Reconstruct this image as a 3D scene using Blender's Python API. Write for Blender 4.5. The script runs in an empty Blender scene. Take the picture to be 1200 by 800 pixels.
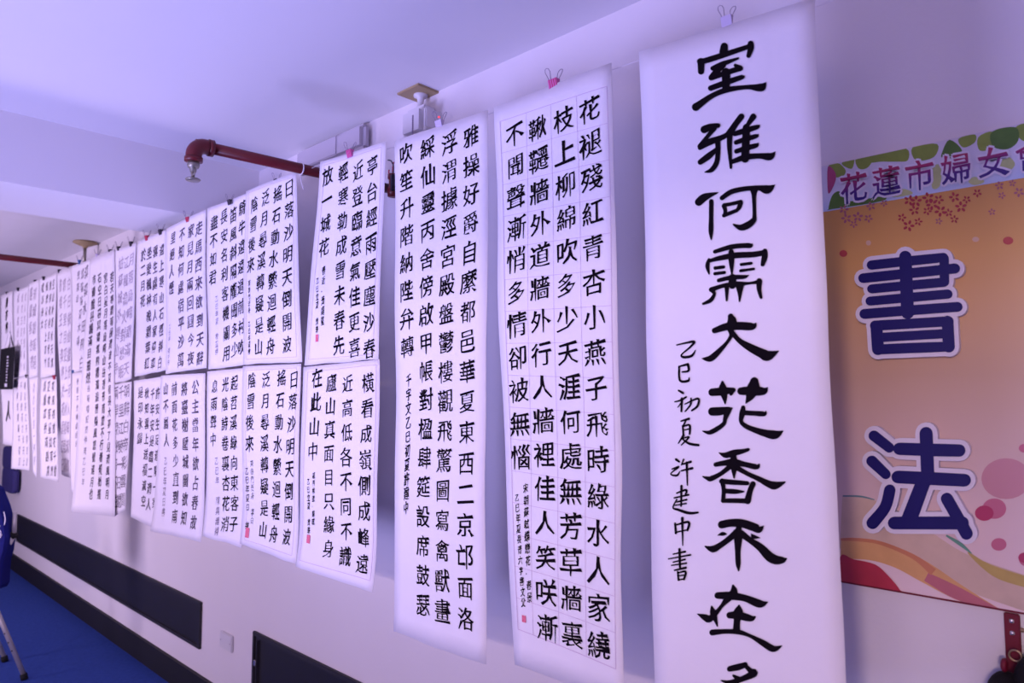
import bpy, bmesh, math, random
from mathutils import Vector, noise
from math import sin, cos, pi, sqrt, atan, hypot

S = bpy.context.scene
COL = S.collection
# ------------------------------------------------------------------ camera
F, CX, CY, CAMZ, D = 830.0, 600.0, 400.0, 1.6, 1.64     # focal length in px of a 1200 px wide frame, eye height, wall distance
PITCH = atan(60 / F)
YAW = atan(875 / hypot(F, 60))
h_ = Vector((-cos(YAW), sin(YAW), 0)); up_ = Vector((0, 0, 1))
FWD = cos(PITCH) * h_ + sin(PITCH) * up_
UPV = -sin(PITCH) * h_ + cos(PITCH) * up_
RGT = FWD.cross(UPV)
EYE = Vector((0, 0, CAMZ))
cd = bpy.data.cameras.new('camera'); cam = bpy.data.objects.new('camera', cd); COL.objects.link(cam)
cd.sensor_width = 36; cd.lens = F / 1200 * 36; cd.clip_start = 0.05
cam.location = EYE
cam.rotation_euler = FWD.to_track_quat('-Z', 'Y').to_euler()
cd.dof.use_dof = True; cd.dof.focus_distance = 1.9; cd.dof.aperture_fstop = 4.0
S.camera = cam
S.view_settings.view_transform = 'Standard'; S.view_settings.look = 'None'
S.view_settings.exposure = 0; S.view_settings.gamma = 1; S.view_settings.use_curve_mapping = False
# ------------------------------------------------------------------ world and lamps
w = bpy.data.worlds.new('world'); S.world = w; w.use_nodes = True
w.node_tree.nodes['Background'].inputs[0].default_value = (0.35, 0.3, 0.6, 1)
w.node_tree.nodes['Background'].inputs[1].default_value = 0.1

def lamp(name, kind, loc, aim, power, col, **kw):
    l = bpy.data.lights.new(name, kind); l.energy = power; l.color = col
    for k, v in kw.items(): setattr(l, k, v)
    o = bpy.data.objects.new(name, l); COL.objects.link(o); o.location = loc
    o.rotation_euler = (Vector(aim) - Vector(loc)).to_track_quat('-Z', 'Y').to_euler()
    return o
# blue-violet stage wash thrown up at the ceiling
lamp('stage_wash_light', 'SPOT', (-2.2, -1.5, 0.6), (-2.1, 0.9, 2.7), 500, (0.47, 0.44, 1.0), spot_size=1.6, spot_blend=1.0, shadow_soft_size=0.6)
# a second, paler wash further down the hall
lamp('far_wash_light', 'SPOT', (-5.6, -2.2, 0.5), (-5.6, 0.6, 2.55), 560, (0.82, 0.66, 1.0), spot_size=2.0, spot_blend=1.0, shadow_soft_size=0.5)
# recessed ceiling downlight to the right of the photographer: pinkish white, its cone cut off near the horizontal
lamp('downlight', 'SPOT', (1.0, -4.4, 2.66), (1.0, -4.4, 0), 760, (1.0, 0.71, 0.68), spot_size=2.945, spot_blend=0.02, shadow_soft_size=0.25)
lamp('hall_fill_light', 'SPOT', (-6.5, -3.6, 2.66), (-6.5, -3.6, 0), 170, (1.0, 0.74, 0.82), spot_size=2.9, spot_blend=0.1, shadow_soft_size=0.1)  # added pinkish fill to brighten the dark far left end, no known fixture
lamp('room_fill_light', 'AREA', (0.6, -5.2, 1.7), (-1.6, 1.6, 1.4), 78, (0.66, 0.53, 1.0), size=3.4)

# ------------------------------------------------------------------ helpers
def ray(x, y): return FWD + RGT * ((x - CX) / F) - UPV * ((y - CY) / F)
def wp(x, y, Y=D):                     # where the line of sight through a photo pixel meets the plane parallel to the wall at y=Y
    d = ray(x, y); return EYE + d * (Y / d.y)
def zp(x, y, z):
    d = ray(x, y); return EYE + d * ((z - CAMZ) / d.z)

def mat(name, col, rough=0.6, spec=0.3, metal=0.0, noise_amt=0.0, nscale=8.0, bump=0.0, bscale=60.0, alpha=1.0, trans=0.0):
    m = bpy.data.materials.new(name); m.use_nodes = True
    nt = m.node_tree; b = nt.nodes['Principled BSDF']
    c = (col[0], col[1], col[2], 1)
    b.inputs['Base Color'].default_value = c
    b.inputs['Roughness'].default_value = rough
    b.inputs['Specular IOR Level'].default_value = spec
    b.inputs['Metallic'].default_value = metal
    b.inputs['Alpha'].default_value = alpha
    b.inputs['Transmission Weight'].default_value = trans
    if noise_amt or bump:
        tc = nt.nodes.new('ShaderNodeTexCoord')
        if noise_amt:
            n = nt.nodes.new('ShaderNodeTexNoise'); n.inputs['Scale'].default_value = nscale; n.inputs['Detail'].default_value = 5
            nt.links.new(tc.outputs['Object'], n.inputs['Vector'])
            mx = nt.nodes.new('ShaderNodeMix'); mx.data_type = 'RGBA'
            mx.inputs['A'].default_value = tuple(v * (1 - noise_amt) for v in col) + (1,)
            mx.inputs['B'].default_value = tuple(min(1, v * (1 + noise_amt)) for v in col) + (1,)
            nt.links.new(n.outputs['Fac'], mx.inputs['Factor']); nt.links.new(mx.outputs['Result'], b.inputs['Base Color'])
        if bump:
            n2 = nt.nodes.new('ShaderNodeTexNoise'); n2.inputs['Scale'].default_value = bscale; n2.inputs['Detail'].default_value = 4
            nt.links.new(tc.outputs['Object'], n2.inputs['Vector'])
            bp = nt.nodes.new('ShaderNodeBump'); bp.inputs['Strength'].default_value = bump; bp.inputs['Distance'].default_value = 0.01
            nt.links.new(n2.outputs['Fac'], bp.inputs['Height']); nt.links.new(bp.outputs['Normal'], b.inputs['Normal'])
    return m

def ramp_mat(name, stops, rough=0.5, spec=0.3, axis='Z'):
    """a printed colour gradient that runs along one axis of the object's own box"""
    m = mat(name, (1, 1, 1), rough, spec); nt = m.node_tree; b = nt.nodes['Principled BSDF']
    tc = nt.nodes.new('ShaderNodeTexCoord'); sp = nt.nodes.new('ShaderNodeSeparateXYZ')
    r = nt.nodes.new('ShaderNodeValToRGB'); e = r.color_ramp.elements
    while len(e) < len(stops): e.new(0.5)
    for el, (p, c) in zip(e, stops): el.position = p; el.color = (*c, 1)
    nt.links.new(tc.outputs['Generated'], sp.inputs[0]); nt.links.new(sp.outputs[axis], r.inputs[0])
    nt.links.new(r.outputs[0], b.inputs['Base Color'])
    return m

def tag(o, label=None, cat=None, group=None, kind=None):
    if label: o['label'] = label
    if cat: o['category'] = cat
    if group: o['group'] = group
    if kind: o['kind'] = kind
    return o

def empty(name, loc, label=None, cat=None, group=None):
    o = bpy.data.objects.new(name, None); COL.objects.link(o); o.location = loc; o.empty_display_size = 0.05
    return tag(o, label, cat, group)

def origin(o):
    v = Vector(o.location)
    while o.parent: o = o.parent; v += Vector(o.location)
    return v

def mk(name, verts, faces, m, parent=None, smooth=False, loc=None):
    """verts are world coordinates; a child is stored relative to its parent"""
    off = origin(parent) if parent else Vector((0, 0, 0))
    o0 = Vector(loc) if loc is not None else Vector((0, 0, 0))
    me = bpy.data.meshes.new(name)
    me.from_pydata([tuple(Vector(v) - off - o0) for v in verts], [], faces); me.update()
    if smooth:
        for p in me.polygons: p.use_smooth = True
    me.materials.append(m)
    o = bpy.data.objects.new(name, me); COL.objects.link(o)
    if parent: o.parent = parent
    if loc is not None: o.location = o0
    return o

class MB:
    def __init__(s): s.v = []; s.f = []
    def add(s, v, f):
        n = len(s.v); s.v += [Vector(p) for p in v]; s.f += [tuple(i + n for i in q) for q in f]
    def box(s, a, b, bev=0.0):
        bm = bmesh.new(); bmesh.ops.create_cube(bm, size=1)
        a, b = Vector(a), Vector(b); c = (a + b) / 2; d = b - a
        for v in bm.verts: v.co = Vector((v.co.x * d.x, v.co.y * d.y, v.co.z * d.z)) + c
        if bev: bmesh.ops.bevel(bm, geom=bm.edges[:], offset=bev, segments=2, affect='EDGES')
        s.bm(bm)
    def bm(s, bm):
        bm.verts.index_update()
        s.add([v.co.copy() for v in bm.verts], [[v.index for v in f.verts] for f in bm.faces]); bm.free()
    def tube(s, pts, r, n=10, cap=True):
        pts = [Vector(p) for p in pts]; rr = r if isinstance(r, (list, tuple)) else [r] * len(pts)
        vs = []; prev = None
        for i, p in enumerate(pts):
            t = (pts[min(i + 1, len(pts) - 1)] - pts[max(i - 1, 0)]).normalized()
            if prev is None:
                a = t.cross(Vector((0, 0, 1)) if abs(t.z) < 0.9 else Vector((1, 0, 0))).normalized()
            else: a = (prev - t * prev.dot(t)).normalized()
            prev = a; b = t.cross(a)
            vs += [p + (a * cos(2 * pi * k / n) + b * sin(2 * pi * k / n)) * rr[i] for k in range(n)]
        fs = [(i * n + k, i * n + (k + 1) % n, (i + 1) * n + (k + 1) % n, (i + 1) * n + k) for i in range(len(pts) - 1) for k in range(n)]
        if cap: fs += [tuple(range(n))[::-1], tuple((len(pts) - 1) * n + k for k in range(n))]
        s.add(vs, fs)
    def lathe(s, prof, c, n=24):
        c = Vector(c); vs = []
        for r, z in prof: vs += [c + Vector((r * cos(2 * pi * k / n), r * sin(2 * pi * k / n), z)) for k in range(n)]
        fs = [(i * n + k, i * n + (k + 1) % n, (i + 1) * n + (k + 1) % n, (i + 1) * n + k) for i in range(len(prof) - 1) for k in range(n)]
        s.add(vs, fs)
    def build(s, name, m, parent=None, smooth=False, loc=None): return mk(name, s.v, s.f, m, parent, smooth, loc)

def struct(mb, name, m):
    o = mb.build(name, m); o['kind'] = 'structure'; return o

# ------------------------------------------------------------------ brush strokes as ribbons
def catmull(pts, k=6):
    if len(pts) < 3: return [tuple(p) for p in pts]
    out = []
    P = [pts[0]] + list(pts) + [pts[-1]]
    for i in range(1, len(P) - 2):
        for j in range(k):
            t = j / k; q = []
            for c in range(len(pts[0])):
                a, b, d, e = P[i - 1][c], P[i][c], P[i + 1][c], P[i + 2][c]
                q.append(0.5 * (2 * b + (d - a) * t + (2 * a - 5 * b + 4 * d - e) * t * t + (3 * b - a - 3 * d + e) * t ** 3))
            out.append(tuple(q))
    out.append(tuple(pts[-1])); return out

def ribbon(pts, smooth=True, n=8, cap=True):
    """centre line with widths -> 2D outline of one stroke with rounded ends"""
    P = catmull(pts) if smooth else [tuple(p) for p in pts]
    L, R = [], []
    for i, (x, y, wd) in enumerate(P):
        a = P[max(0, i - 1)]; b = P[min(len(P) - 1, i + 1)]
        dx, dy = b[0] - a[0], b[1] - a[1]; l = hypot(dx, dy) or 1
        nx, ny = -dy / l, dx / l; r = max(wd, 0.5) / 2
        L.append((x + nx * r, y + ny * r)); R.append((x - nx * r, y - ny * r))
    def capp(i, j):
        x, y, wd = P[i]; dx, dy = x - P[j][0], y - P[j][1]; a0 = math.atan2(dy, dx); r = max(wd, .5) / 2 * 0.999
        return [(x + r * cos(a0 + s * pi / 2 * 0.99), y + r * sin(a0 + s * pi / 2 * 0.99)) for s in [1 - 2 * k / n for k in range(1, n)]]
    out = L[:]
    if cap: out += capp(-1, -2)
    out += R[::-1]
    if cap: out += capp(0, 1)
    return P, L, R, (capp(-1, -2) if cap else []), (capp(0, 1) if cap else [])

def ribbon_mesh(pts, smooth=True, cap=True):
    P, L, R, c1, c0 = ribbon(pts, smooth, cap=cap)
    v = []; f = []
    for a, b in zip(L, R): v += [a, b]
    for i in range(len(P) - 1): f.append((2 * i, 2 * i + 1, 2 * i + 3, 2 * i + 2))
    if cap:
        n = len(v); v += c1; f.append(tuple([2 * len(P) - 2] + list(range(n, n + len(c1))) + [2 * len(P) - 1]))
        n = len(v); v += c0; f.append(tuple([1] + list(range(n, n + len(c0))) + [0]))
    return v, f

# ------------------------------------------------------------------ glyphs from the built-in font
GL = {}
def load_glyphs(chars, off):
    made = []
    for ch in sorted(set(chars)):
        if (ch, off) in GL or ch == ' ': continue
        cu = bpy.data.curves.new('glyph', 'FONT'); cu.body = ch; cu.size = 1; cu.resolution_u = 2; cu.offset = off
        o = bpy.data.objects.new('glyph', cu); COL.objects.link(o); made.append((ch, o, cu))
    dg = bpy.context.evaluated_depsgraph_get(); dg.update()
    for ch, o, cu in made:
        me = o.evaluated_get(dg).to_mesh()
        GL[(ch, off)] = ([(v.co.x, v.co.y) for v in me.vertices], [tuple(p.vertices) for p in me.polygons])
        o.evaluated_get(dg).to_mesh_clear()
    for ch, o, cu in made:
        bpy.data.objects.remove(o); bpy.data.curves.remove(cu)

REFBOX = None
def glyph(ch, off):
    """verts in a box of 1 em centred on the glyph cell"""
    global REFBOX
    if (ch, off) not in GL: load_glyphs(ch, off)
    if REFBOX is None:
        load_glyphs('圖', 0.0); v = GL[('圖', 0.0)][0]
        xs = [p[0] for p in v]; ys = [p[1] for p in v]
        REFBOX = ((min(xs) + max(xs)) / 2, (min(ys) + max(ys)) / 2, max(xs) - min(xs), max(ys) - min(ys))
    cx, cy, ww, hh = REFBOX
    s = 0.86 / hh
    key = (ch, off, 'brush')
    if key not in GL:
        v, f = GL[(ch, off)]
        GL[key] = (brush([((x - cx) * s, (y - cy) * s) for x, y in v], f), f)
    return GL[key]

def brush(v, f):
    """turn the square stroke ends of a glyph into brush ends: pressed right ends, tapered tails"""
    cnt = {}
    for q in f:
        for a, b in zip(q, q[1:] + q[:1]): cnt[(a, b)] = 1
    nxt = {a: b for (a, b) in cnt if (b, a) not in cnt}; prv = {b: a for a, b in nxt.items()}
    out = [list(p) for p in v]
    for b, a in prv.items():
        if b in nxt:
            t_ = Vector(v[nxt[b]]) - Vector(v[a]); l = t_.length
            if l > 1e-4:
                w_ = 0.022 * noise.noise(Vector((v[b][0] * 3.1, v[b][1] * 3.1, len(v) * 0.7))) - 0.004
                out[b][0] += t_.y / l * w_; out[b][1] -= t_.x / l * w_
    for a, b in nxt.items():
        if a not in prv or b not in nxt: continue
        A, B, P, Q = Vector(v[a]), Vector(v[b]), Vector(v[prv[a]]), Vector(v[nxt[b]])
        e = B - A; l = e.length
        if not 0.03 < l < 0.115: continue
        d1, d2 = (A - P), (Q - B)
        if d1.length < 0.04 or d2.length < 0.04: continue
        d1.normalize(); d2.normalize(); en = e / l
        if abs(en.dot(d1)) > 0.5 or abs(en.dot(d2)) > 0.5 or d1.dot(d2) > -0.7: continue
        d = (d1 - d2).normalized()                     # outward
        ccw = d1.cross(en) if False else d1.x * en.y - d1.y * en.x
        m = (A + B) / 2
        hi, lo = (a, b) if A.y > B.y else (b, a)
        lf, rt = (a, b) if A.x < B.x else (b, a)
        def mv(i, x, y): out[i][0] += x; out[i][1] += y
        def pinch(k, ext):
            for i in (a, b):
                out[i][0] += (m.x - out[i][0]) * k + d.x * ext; out[i][1] += (m.y - out[i][1]) * k + d.y * ext
        if d.x > 0.8 and abs(d.y) < 0.5: mv(hi, -0.012, 0.026); mv(lo, 0.03, -0.022)
        elif d.x < -0.8 and abs(d.y) < 0.5: mv(hi, -0.022, 0.012); mv(lo, 0.01, -0.016)
        elif d.y < -0.8: pinch(0.62, 0.035)
        elif d.y > 0.8: mv(lf, -0.022, 0.028); mv(rt, 0.016, -0.005)
        elif d.x < 0 and d.y < 0: pinch(0.82, 0.045)
        elif d.x > 0 and d.y < 0: mv(hi, 0.075, -0.012); mv(lo, -0.005, -0.032)
        else: pinch(-0.2, 0.0)
    return [tuple(p) for p in out]

# ------------------------------------------------------------------ materials
M = {}
M['wall'] = mat('painted_wall', (0.70, 0.66, 0.70), 0.75, 0.2, noise_amt=0.03, nscale=3, bump=0.05, bscale=90)
M['ceil'] = mat('painted_ceiling', (0.72, 0.70, 0.74), 0.8, 0.2, noise_amt=0.02, nscale=2)
M['carpet'] = mat('blue_carpet', (0.035, 0.075, 0.33), 0.9, 0.15, noise_amt=0.25, nscale=40, bump=0.4, bscale=300)
M['black'] = mat('black_skirting', (0.010, 0.009, 0.012), 0.55, 0.3, noise_amt=0.2, nscale=6)
M['panel'] = mat('black_panel', (0.014, 0.013, 0.018), 0.45, 0.35, noise_amt=0.2, nscale=3)
M['panel2'] = mat('black_panel_frame', (0.022, 0.021, 0.028), 0.5, 0.35)
M['paper'] = mat('rice_paper', (0.80, 0.755, 0.79), 0.85, 0.1, noise_amt=0.02, nscale=14, bump=0.12, bscale=25)
M['ink'] = mat('black_ink', (0.005, 0.003, 0.005), 0.75, 0.06)
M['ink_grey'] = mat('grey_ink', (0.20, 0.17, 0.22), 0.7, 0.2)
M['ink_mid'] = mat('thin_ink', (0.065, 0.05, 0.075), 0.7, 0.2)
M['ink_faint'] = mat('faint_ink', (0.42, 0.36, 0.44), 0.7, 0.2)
M['seal'] = mat('vermilion_seal', (0.72, 0.16, 0.24), 0.7, 0.2, noise_amt=0.3, nscale=200)
M['grid'] = mat('printed_grid', (0.62, 0.50, 0.62), 0.8, 0.1)
M['red'] = mat('red_pipe_paint', (0.115, 0.008, 0.012), 0.4, 0.4, noise_amt=0.15, nscale=20)
M['brass'] = mat('sprinkler_metal', (0.28, 0.26, 0.22), 0.4, 0.5, metal=0.7)
M['tan'] = mat('tan_plate', (0.36, 0.27, 0.15), 0.6, 0.3, noise_amt=0.1)
M['white'] = mat('white_plastic', (0.62, 0.60, 0.64), 0.45, 0.4)
M['greyplastic'] = mat('grey_plastic', (0.44, 0.41, 0.48), 0.5, 0.3)
M['wire'] = mat('steel_wire', (0.30, 0.25, 0.33), 0.35, 0.5, metal=0.6)
M['cord'] = mat('clear_nylon', (0.7, 0.66, 0.74), 0.4, 0.4)
M['clipred'] = mat('clip_red', (0.42, 0.02, 0.07), 0.4, 0.4)
M['clippink'] = mat('clip_pink', (0.62, 0.13, 0.38), 0.4, 0.4)
M['clipblack'] = mat('clip_black', (0.02, 0.015, 0.03), 0.4, 0.4)
M['clipblue'] = mat('clip_blue', (0.05, 0.13, 0.32), 0.4, 0.4)
M['clipwhite'] = mat('clip_clear', (0.55, 0.48, 0.66), 0.3, 0.5)
M['navy'] = mat('navy_foam', (0.010, 0.007, 0.11), 0.4, 0.2)
M['foam'] = mat('white_foam_edge', (0.70, 0.66, 0.76), 0.5, 0.3)
M['bluecloth'] = mat('blue_cloth', (0.012, 0.014, 0.13), 0.85, 0.1, noise_amt=0.2, nscale=12, bump=0.3, bscale=40)
M['pouch'] = mat('blue_pouch', (0.045, 0.040, 0.16), 0.7, 0.2, noise_amt=0.2, nscale=20)
M['alu'] = mat('aluminium_tube', (0.50, 0.47, 0.48), 0.4, 0.5, metal=0.5)
M['rubber'] = mat('black_rubber', (0.012, 0.012, 0.014), 0.8, 0.2)
M['blackcloth'] = mat('black_fabric', (0.008, 0.007, 0.009), 0.8, 0.2, bump=0.3, bscale=50)
M['redstrap'] = mat('red_strap', (0.14, 0.005, 0.02), 0.5, 0.3)
M['stud'] = mat('silver_stud', (0.75, 0.72, 0.68), 0.25, 0.5, metal=0.9)
M['gold'] = mat('gold_ring', (0.40, 0.28, 0.16), 0.3, 0.5, metal=0.8)
M['redled'] = mat('red_indicator', (0.8, 0.05, 0.08), 0.4, 0.3)
b_ = M['redled'].node_tree.nodes['Principled BSDF']; b_.inputs['Emission Color'].default_value = (1, 0.08, 0.12, 1); b_.inputs['Emission Strength'].default_value = 1.2

# ------------------------------------------------------------------ the setting
ZC, XB0, XB1, ZB = 2.70, -3.30, -3.83, 2.42
X0, X1, Y0 = -14.0, 4.0, -6.0
def slab(name, a, b, m): mb = MB(); mb.box(a, b); return struct(mb, name, m)
slab('wall_right', (X0, D, 0), (X1, D + 0.15, ZC), M['wall'])
slab('wall_left', (X0, Y0 - 0.15, 0), (X1, Y0, ZC), M['wall'])
slab('wall_back', (X0 - 0.15, Y0, 0), (X0, D, ZC), M['wall'])
slab('wall_front', (X1, Y0, 0), (X1 + 0.15, D, ZC), M['wall'])
slab('floor', (X0, Y0, -0.1), (X1, D, 0), M['carpet'])
slab('ceiling', (X0, Y0, ZC), (X1, D, ZC + 0.15), M['ceil'])
slab('trim_1', (XB1, Y0, ZB), (XB0, D, ZC), M['ceil'])            # the beam across the hall
slab('trim_2', (-9.6, Y0, ZB), (-9.05, D, ZC), M['ceil'])
slab('baseboard_right', (X0, D - 0.018, 0), (X1, D, 0.135), M['black'])

# ------------------------------------------------------------------ low black panels and cover plate
def wall_panel(x0, x1, z0, z1, label, latch):
    t = empty('wall_panel', ((x0 + x1) / 2, D, z0), label, 'wall panel', 'low black wall panels')
    fr = MB(); e = 0.018
    for a, b in (((x0, D - .014, z0), (x1, D, z0 + e)), ((x0, D - .014, z1 - e), (x1, D, z1)),
                 ((x0, D - .014, z0 + e), (x0 + e, D, z1 - e)), ((x1 - e, D - .014, z0 + e), (x1, D, z1 - e))): fr.box(a, b, .002)
    fr.build('frame', M['panel2'], t)
    p = MB(); p.box((x0 + e, D - .006, z0 + e), (x1 - e, D - .0005, z1 - e)); p.build('panel_board', M['panel'], t)
    if latch:
        k = MB(); k.box((x0 + .05, D - .02, z0 + .02), (x0 + .056, D - .006, z1 - .03)); k.build('inner_rail', M['panel2'], t)
        k = MB(); k.box((x0 + .03, D - .022, z0 + .11), (x0 + .05, D - .006, z0 + .135), .002); k.build('latch', M['stud'], t)
wall_panel(-7.72, -3.80, 0.265, 0.505, 'long black recessed panel low on the wall, left of the blank cover plate', False)
wall_panel(-3.22, -1.30, 0.235, 0.49, 'black framed panel low on the wall at the bottom edge, right of the blank cover plate', True)
t = empty('cover_plate', (-3.50, D, 0.375), 'small blank white cover plate on the wall between two black panels', 'cover plate')
k = MB(); k.box((-3.565, D - .012, .335), (-3.435, D, .415), .004); k.build('plate', M['white'], t)
k = MB()
for xx in (-3.55, -3.45): k.lathe([(0, .0), (.003, .0)], (xx, D - .0125, .375), 8)
k.box((-3.552, D - .0135, .373), (-3.548, D - .0118, .377)); k.box((-3.452, D - .0135, .373), (-3.448, D - .0118, .377)); k.build('screw', M['wire'], t)

# ------------------------------------------------------------------ hung papers
def wave(x, z):
    return 0.004 * sin(7.3 * x + 1.7 * z) + 0.0035 * sin(3.1 * z - 9.0 * x + 1.0) + 0.002 * sin(11.0 * z + 2.0 * x)
BASEY = 1.275          # the papers hang on a line stretched well in front of the wall, below the beams
PAPERS = []
class Paper:
    def __init__(s, tl, tr, br, bl, off, label, group, cat='calligraphy scroll', name='calligraphy_scroll', curl=0.0, seed=0, edge=0.004):
        s.Y = BASEY - off
        s.c = [wp(*q, s.Y) for q in (tl, tr, br, bl)]
        s.curl = curl
        top = (s.c[0] + s.c[1]) / 2
        s.o = empty(name, (top.x, s.Y, top.z), label, cat, group)
        s.cols = []; s.sigcols = []; s.sig = 1; s.seal = MB(); s.grid = MB()
        zt = max(s.c[0].z, s.c[1].z); zb = min(s.c[2].z, s.c[3].z); s.zt, s.zb = zt, zb
        nx, nz = 10, 28
        v = []; f = []
        for side in (0, 1):
            for j in range(nz + 1):
                for i in range(nx + 1):
                    a, b = i / nx, j / nz
                    p = (s.c[0] * (1 - a) + s.c[1] * a) * (1 - b) + (s.c[3] * (1 - a) + s.c[2] * a) * b
                    if i in (0, nx): p.x += edge * (noise.noise(Vector((seed * 3.7 + i, p.z * 4, 0.3))) * 1.4)
                    if j == nz: p.z += 0.004 * noise.noise(Vector((p.x * 9, seed, 2)))
                    p.y = s.yat(p.x, p.z) + (0.0005 if side else 0)
                    v.append(p)
        N = (nx + 1) * (nz + 1)
        for j in range(nz):
            for i in range(nx):
                a = j * (nx + 1) + i; q = (a, a + 1, a + nx + 2, a + nx + 1)
                f.append(q[::-1]); f.append(tuple(k + N for k in q))
        ring = [i for i in range(nx + 1)] + [(j) * (nx + 1) + nx for j in range(1, nz + 1)] + [nz * (nx + 1) + i for i in range(nx - 1, -1, -1)] + [j * (nx + 1) for j in range(nz - 1, 0, -1)]
        for a, b in zip(ring, ring[1:] + ring[:1]): f.append((a, b, b + N, a + N))
        mk('sheet', v, f, M['paper'], s.o, smooth=True)
        PAPERS.append(s)
    def yat(s, x, z):
        k = max(0.0, (s.zt - z) / (s.zt - s.zb) - 0.75) / 0.25
        return s.Y + wave(x, z) - s.curl * k * k
    def put(s, mb, v2, f, dz=0.0016):
        """v2: list of (x, z) on the sheet"""
        mb.add([(x, s.yat(x, z) - dz, z) for x, z in v2], f)
    def col(s, text, x0, y0, x1, y1, k=0.70, asp=1.02, target=None, off=0.0, double=0.011, slant=0.13, seed=1, jit=0.010):
        tgt = MB(); (s.sigcols if target is not None else s.cols).append(tgt)
        a = wp(x0, y0, s.Y); b = wp(x1, y1, s.Y); n = len(text)
        pitch = (a - b).length / max(1, n - 1); h = pitch * k; rnd = random.Random(sum(map(ord, text)) + seed)
        for i, ch in enumerate(text):
            if ch == ' ': continue
            p = a.lerp(b, i / max(1, n - 1)); v, f = glyph(ch, off)
            sc = h / 0.86 * rnd.uniform(.93, 1.05); dx = rnd.uniform(-.02, .02) * h; sl = slant + rnd.uniform(-.03, .03); ph = rnd.uniform(0, 50)
            for dd in ((-double, 0.4 * double), (double, -0.4 * double)) if double else ((0, 0),):
                q = []
                for (x, y) in v:
                    jx = jit * noise.noise(Vector((x * 9 + ph, y * 9, 0))) * 2; jy = jit * noise.noise(Vector((x * 9, y * 9 + ph, 5))) * 2
                    X = x + jx + dd[0]; Z = y + jy + dd[1] + sl * x + 0.10 * x * y
                    q.append((p.x + dx + X * sc * asp, p.z + Z * sc))
                s.put(tgt, q, f)
    def strokes(s, mb, strokes, ox, oy, sc, dz=0.0016):
        for st in strokes:
            P = [wp(ox + x / sc, oy + y / sc, s.Y) for x, y, _ in st]
            # one photo pixel in metres on the sheet here
            mx = (wp(ox + st[0][0] / sc + 1, oy + st[0][1] / sc, s.Y) - wp(ox + st[0][0] / sc, oy + st[0][1] / sc, s.Y)).x
            mz = (wp(ox + st[0][0] / sc, oy + st[0][1] / sc, s.Y) - wp(ox + st[0][0] / sc, oy + st[0][1] / sc + 1, s.Y)).z
            u = []
            v, f = ribbon_mesh([(x, y, w_) for x, y, w_ in st])
            v2 = []
            for x, y in v:
                q = wp(ox + x / sc, oy + y / sc, s.Y)
                v2.append((q.x, q.z))
            s.put(mb, v2, f, dz)
    def square(s, x, y, hw, hh):
        p = wp(x, y, s.Y)
        n = 3; v = []; f = []
        s.put(s.seal, [(p.x - hw, p.z - hh), (p.x + hw, p.z - hh), (p.x + hw, p.z + hh), (p.x - hw, p.z + hh)], [(0, 1, 2, 3)])
    def line(s, p0, p1, wd=0.0016):
        a = wp(*p0, s.Y); b = wp(*p1, s.Y); n = 24
        d = (b - a).normalized(); nx, nz = -d.z * wd / 2, d.x * wd / 2
        v = []
        for i in range(n + 1):
            p = a.lerp(b, i / n); v += [(p.x + nx, p.z + nz), (p.x - nx, p.z - nz)]
        s.put(s.grid, v, [(2 * i, 2 * i + 1, 2 * i + 3, 2 * i + 2) for i in range(n)], 0.0011)
    def frame(s, tl, tr, br, bl, wd=0.0016):
        for a, b in ((tl, tr), (tr, br), (br, bl), (bl, tl)): s.line(a, b, wd)
    def done(s, ink='ink', sig='ink'):
        for k in s.cols: k.build('writing_column', M[ink], s.o)
        for k in s.sigcols: k.build('signature_column', M[sig], s.o)['label'] = 'small brushed signature column'
        if s.seal.v: s.seal.build('seal_stamp', M['seal'], s.o)['label'] = 'red square seal stamp'
        if s.grid.v: s.grid.build('printed_border', M['grid'], s.o)

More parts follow.
